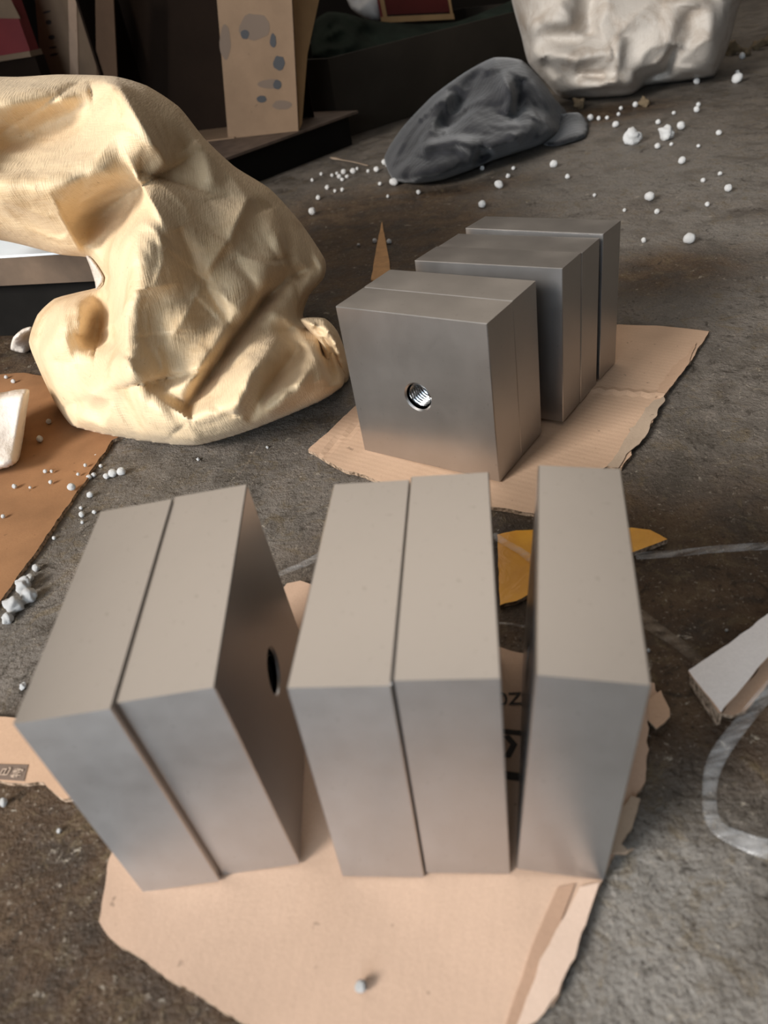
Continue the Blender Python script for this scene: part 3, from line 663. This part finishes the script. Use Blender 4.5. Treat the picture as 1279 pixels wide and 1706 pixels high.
# steel bin
b0 = Vector((.06, 2.35, 0)); bdv = Vector((.68-.07, 2.80-2.34, 0)).normalized(); bn = Vector((-bdv.y, bdv.x, 0)); bL = 1.1; bW = .5; bH = .2
bi = empty('steel_bin', b0)
ch(slab('front_wall', [Z(b0, .001), Z(b0+bdv*bL, .001), Z(b0+bdv*bL, bH), Z(b0, bH)], bn*.008, BINM), bi)
ch(slab('left_wall', [Z(b0+bn*.008, .001), Z(b0+bn*bW, .001), Z(b0+bn*bW, bH), Z(b0+bn*.008, bH)], bdv*.008, BINM), bi)
ch(slab('back_wall', [Z(b0+bn*bW, .001), Z(b0+bn*bW+bdv*bL, .001), Z(b0+bn*bW+bdv*bL, bH), Z(b0+bn*bW, bH)], bn*.008, BINM), bi)
ch(slab('right_wall', [Z(b0+bdv*bL+bn*.008, .001), Z(b0+bdv*bL+bn*bW, .001), Z(b0+bdv*bL+bn*bW, bH), Z(b0+bdv*bL+bn*.008, bH)], -bdv*.008, BINM), bi)
ch(slab('bin_floor', [Z(b0+bn*.01+bdv*.01, .002), Z(b0+bn*(bW-.01)+bdv*.01, .002), Z(b0+bn*(bW-.01)+bdv*(bL-.01), .002), Z(b0+bn*.01+bdv*(bL-.01), .002)], (0, 0, .01), BINM), bi)
tag(bi, 'long dark steel bin full of cloth behind the charcoal garment', 'bin')
gc = soft_body('green_cloth', [(520, 40, 2.75), (545, 20, 2.75), (575, 22, 2.75), (620, 34, 2.8), (690, 40, 2.85), (760, 36, 2.9), (830, 10, 3.0), (860, 0, 3.0), (860, 50, 2.9), (760, 85, 2.75), (620, 110, 2.6), (560, 115, 2.55), (520, 95, 2.6)], .08, 40, .1,
     [([(560, 40), (590, 80)], .04, 14, 14, False), ([(600, 50), (640, 80)], -.04, 12, 12, False), ([(660, 50), (700, 70)], .04, 14, 14, False)], GREENCLOTH, step=6, wr_amp=.02, wr_sc=12, zmin=.05)
tag(gc, 'dark green cloth bundled inside the steel bin', 'cloth')
wl = soft_body('white_bundle', [(570, -60, 3.2), (575, -10, 3.15), (585, 15, 3.12), (610, 32, 3.1), (634, 36, 3.1), (636, 10, 3.1), (632, -60, 3.2)], .06, 30, .08, [([(600, -20), (590, 15)], -.03, 10, 10, False)], PINK, step=5, wr_amp=.01, wr_sc=12)
tag(wl, 'white plastic bundle on the green cloth, left of the framed panel', 'bundle')
q0 = DY(636, 38, 2.92); q1 = DY(757, 32, 3.05); qd = (q1-q0); qu = Vector((-.02, .12, .35))
fp = empty('framed_panel', q0)
ch(slab('panel_face', [q0+qd*.09+qu*.06, q0+qd*.95+qu*.06, q0+qd*.95+qu, q0+qd*.09+qu], (0, .012, 0), DRED), fp)
ch(slab('bottom_rail', [q0, q1, q1+qu*.045, q0+qu*.045], (0, .018, 0), GOLD), fp)
ch(slab('left_rail', [q0+qd*.03+qu*.045, q0+qd*.085+qu*.045, q0+qd*.085+qu, q0+qd*.03+qu], (0, .018, 0), GOLD), fp)
ch(slab('red_edge', [q0+qu*.045, q0+qd*.028+qu*.045, q0+qd*.028+qu, q0+qu], (0, .018, 0), REDM), fp)
ch(slab('right_rail', [q0+qd*.955+qu*.045, q0+qd*.99+qu*.045, q0+qd*.99+qu, q0+qd*.955+qu], (0, .018, 0), GOLD), fp)
tag(fp, 'dark red panel in a tan frame lying in the steel bin', 'panel')

# bright steel plate seen under the sack at the left edge
p0 = G(-60, 434, .13); p1 = G(146, 421, .13); pd = (p1-p0).normalized(); pn = Vector((-pd.y, pd.x, 0))
sp = empty('steel_channel', Z(p0, 0))
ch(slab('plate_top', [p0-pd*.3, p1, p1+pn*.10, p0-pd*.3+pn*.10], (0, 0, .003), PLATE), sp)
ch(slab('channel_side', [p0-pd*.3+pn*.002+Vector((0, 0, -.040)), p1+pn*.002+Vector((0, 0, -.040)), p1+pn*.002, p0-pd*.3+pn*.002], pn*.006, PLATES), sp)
ch(slab('under_plate_shade', [Z(p0-pd*.3+pn*.03, .001), Z(p1+pn*.03, .001), Z(p1+pn*.03, .085), Z(p0-pd*.3+pn*.03, .085)], pn*.05, RACKM), sp)  # black slab added for the darkness beneath the plate, covering lit floor
for k in ():
    b = p1-pd*k; ch(slab('leg', [Z(b+pn*.03, .001), Z(b-pd*.03+pn*.03, .001), Z(b-pd*.03+pn*.03, .13), Z(b+pn*.03, .13)], pn*.03, RACKM), sp)
tag(sp, 'raised steel channel with a glaring top in the gap left of the sack', 'steel channel')
sb = soft_body('plastic_scrap', [(18, 582, None), (22, 562, 1.02), (38, 548, 1.03), (55, 545, 1.03), (60, 575, None), (40, 588, None)], .02, 14, .02, [], FOAMB, step=3, wr_amp=.01, wr_sc=40)
tag(sb, 'dim whitish plastic scrap in the dark beside the sack', 'plastic scrap')

# ---------------------------------------------------------------- foam beads, crumbs, rubble
def pebble(name, sub, rough_, seed, mat):
    bm = bmesh.new(); bmesh.ops.create_icosphere(bm, subdivisions=sub, radius=1)
    for v in bm.verts:
        v.co *= 1+rough_*noise.noise(v.co*1.3+Vector((seed, 0, 0)))+rough_*.5*noise.noise(v.co*3+Vector((0, seed, 0)))
    me = bpy.data.meshes.new(name); bm.to_mesh(me); bm.free(); me.materials.append(mat)
    me.polygons.foreach_set('use_smooth', [True]*len(me.polygons)); return me
BEADS = [pebble('foam_bead', 3, .12, s, FOAM) for s in (1, 5, 9)]
CHUNKS = [pebble('foam_crumb', 3, .42, s, FOAM) for s in (3, 8)]
STONES = [pebble('rubble', 3, .8, s, STONE) for s in (2, 6)]
boards = []
def scatter(items, label, cat, group, meshes=BEADS, z0=0.0, name='foam_bead'):
    for k, it in enumerate(items):
        x, y, d = it[:3]; zz = it[3] if len(it) > 3 else z0
        p = G(x, y, zz); r = .9*d/2*((p-Vector((0, 0, HC))).length)/F*1.0
        p = G(x, y, zz+r*.9)
        o = bpy.data.objects.new(name, meshes[k % len(meshes)]); COL.objects.link(o)
        o.location = (p.x, p.y, zz+r*.9); o.scale = (r, r*random.uniform(.85, 1.1), r*random.uniform(.85, 1)); o.rotation_euler = (random.random()*.5, random.random()*.5, random.random()*6)
        tag(o, label, cat, group)
def one(x, y, d, label, **k): scatter([(x, y, d)], label, k.pop('cat', 'foam bead'), None, **k)
one(1148, 397, 19, 'largest white foam bead on the grey floor right of the rear blocks')
one(1082, 327, 16, 'white foam bead on the grey floor up and left of the largest bead')
one(1213, 313, 13, 'white foam bead near the right edge, level with the rear bead row')
one(803, 340, 13, 'white foam bead on the floor just behind the rear blocks')
one(831, 307, 14, 'white foam bead between the charcoal garment and the rear blocks')
one(922, 273, 13, 'white foam bead on open floor below the garment sleeve')
one(1110, 221, 22, 'rightmost of the two big white foam crumbs below the canvas sack', meshes=CHUNKS, name='foam_crumb', cat='foam crumb')
one(1053, 227, 24, 'leftmost of the two big white foam crumbs below the canvas sack', meshes=[CHUNKS[1]], name='foam_crumb', cat='foam crumb')
one(1134, 209, 13, 'white foam bead right beside the big foam crumbs')
one(520, 352, 13, 'lone white foam bead on the brown floor beside the tan sack')
one(656, 303, 14, 'white foam bead against the near foot of the charcoal garment')
one(601, 1643, 20, 'single white foam bead lying on the front cardboard', z0=.0045)
far = [(1025, 207, 10), (983, 196, 10), (997, 197, 7), (1075, 171, 10), (1058, 174, 9), (1096, 203, 8), (1160, 182, 9), (1163, 174, 7), (1136, 267, 12), (1199, 289, 7), (1228, 130, 14), (1236, 93, 9), (1034, 180, 6), (1030, 190, 6), (1122, 188, 6), (1095, 243, 9), (1118, 240, 6), (1163, 243, 6), (1228, 120, 6), (1011, 196, 6), (1197, 221, 8), (1160, 135, 9), (1170, 300, 6)]
scatter(far, 'tiny white foam bead scattered on the grey floor before the canvas sack', 'foam bead', 'foam beads before the canvas sack')
mid = [(697, 320, 8), (646, 275, 9), (722, 153, 10, .0), (768, 137, 8), (945, 294, 8), (846, 293, 8), (1094, 352, 8), (1072, 400, 9), (883, 226, 5), (855, 280, 6), (1178, 340, 8), (1171, 300, 7), (990, 325, 6), (1040, 350, 6), (930, 214, 8), (803, 280, 8)]
scatter([m for m in mid if m[1] > 200], 'small white foam bead on open floor around the charcoal garment', 'foam bead', 'foam beads around the charcoal garment')
dk = [(572, 286, 9), (588, 285, 10), (578, 294, 7), (565, 294, 8), (570, 299, 7), (545, 312, 8), (570, 316, 7), (558, 318, 6), (530, 329, 8), (627, 282, 10), (640, 270, 10), (646, 327, 6), (633, 306, 7), (624, 401, 8), (648, 402, 9), (597, 408, 6), (553, 292, 6), (561, 289, 6), (595, 281, 6), (613, 285, 6), (520, 300, 6), (535, 290, 6)]
scatter(dk, 'tiny white foam bead in the dark strip at the foot of the black rack', 'foam bead', 'foam beads at the foot of the black rack')
lf = [(187, 788, 15), (202, 785, 16), (177, 793, 12), (168, 776, 7), (150, 824, 12), (136, 857, 11), (135, 846, 7), (60, 946, 13), (90, 896, 7), (156, 791, 9), (148, 795, 9), (160, 760, 8), (137, 870, 6), (157, 853, 8)]
scatter(lf, 'small white foam bead on concrete along the brown cardboard edge', 'foam bead', 'foam beads along the brown cardboard edge')
lo = [(119, 811, 14), (66, 731, 12), (81, 702, 9), (75, 785, 7), (86, 785, 6), (24, 810, 8), (84, 803, 7), (5, 860, 7), (142, 775, 7), (130, 790, 6), (22, 635, 7), (10, 628, 6), (50, 812, 5), (25, 1052, 0.1)]
scatter([m for m in lo if m[2] > 1], 'small white foam bead resting on the dark brown cardboard at the left', 'foam bead', 'foam beads on the brown cardboard', z0=.0052)
one(38, 975, 26, 'uppermost white foam crumb of the clump at the left edge', meshes=CHUNKS, name='foam_crumb', cat='foam crumb')
one(47, 992, 24, 'right hand white foam crumb of the clump at the left edge', meshes=[CHUNKS[1]], name='foam_crumb', cat='foam crumb')
one(22, 1008, 28, 'widest white foam crumb low in the clump at the left edge', meshes=CHUNKS, name='foam_crumb', cat='foam crumb')
one(12, 1030, 18, 'lowest white foam crumb of the clump at the left edge', meshes=[CHUNKS[1]], name='foam_crumb', cat='foam crumb')
one(50, 962, 14, 'small foam bead on top of the clump at the left edge')
for q_, t_ in (((1219, 80, 18), 'biggest tan rubble lump beside the canvas sack, leftmost by the upper right corner'), ((1243, 86, 12), 'small tan rubble lump, second from the canvas sack at the upper right corner'), ((1263, 74, 14), 'tan rubble lump, third from the canvas sack at the upper right corner'), ((1276, 68, 12), 'tan rubble lump cut by the right edge near the upper right corner')):
    one(*q_, t_, meshes=STONES, name='rubble_lump', cat='rubble')
one(1073, 170, 14, 'tan rubble lump at the foot of the canvas sack', meshes=STONES, name='rubble_lump', cat='rubble')
one(963, 172, 18, 'brown rubble lump before the near left corner of the canvas sack', meshes=STONES, name='rubble_lump', cat='rubble')
scatter([(120, 1185, 0.1)], 'x', 'x', None) if 0 else None
one(38, 1143, 12, 'tiny white foam crumb on the floor beside the far left block', meshes=CHUNKS, name='foam_crumb', cat='foam crumb')
for q_, t_ in (((5, 1337, 12), 'foam speck at the left edge just below the stamped cardboard strip'), ((98, 1384, 8), 'foam speck on dark concrete between stamped strip and front cardboard'), ((330, 765, 6), 'foam speck on concrete just below the tan sack'), ((445, 745, 5), 'foam speck on concrete between the tan sack and the rear cardboard'), ((1080, 1083, 6), 'foam speck on brown floor right of the lone front block'), ((1210, 1050, 5), 'foam speck on brown floor above the white card')):
    one(*q_, t_, meshes=CHUNKS, name='foam_crumb', cat='foam crumb')
# clear bottle tip at the upper right
pt = DY(1247, 26, 2.7)
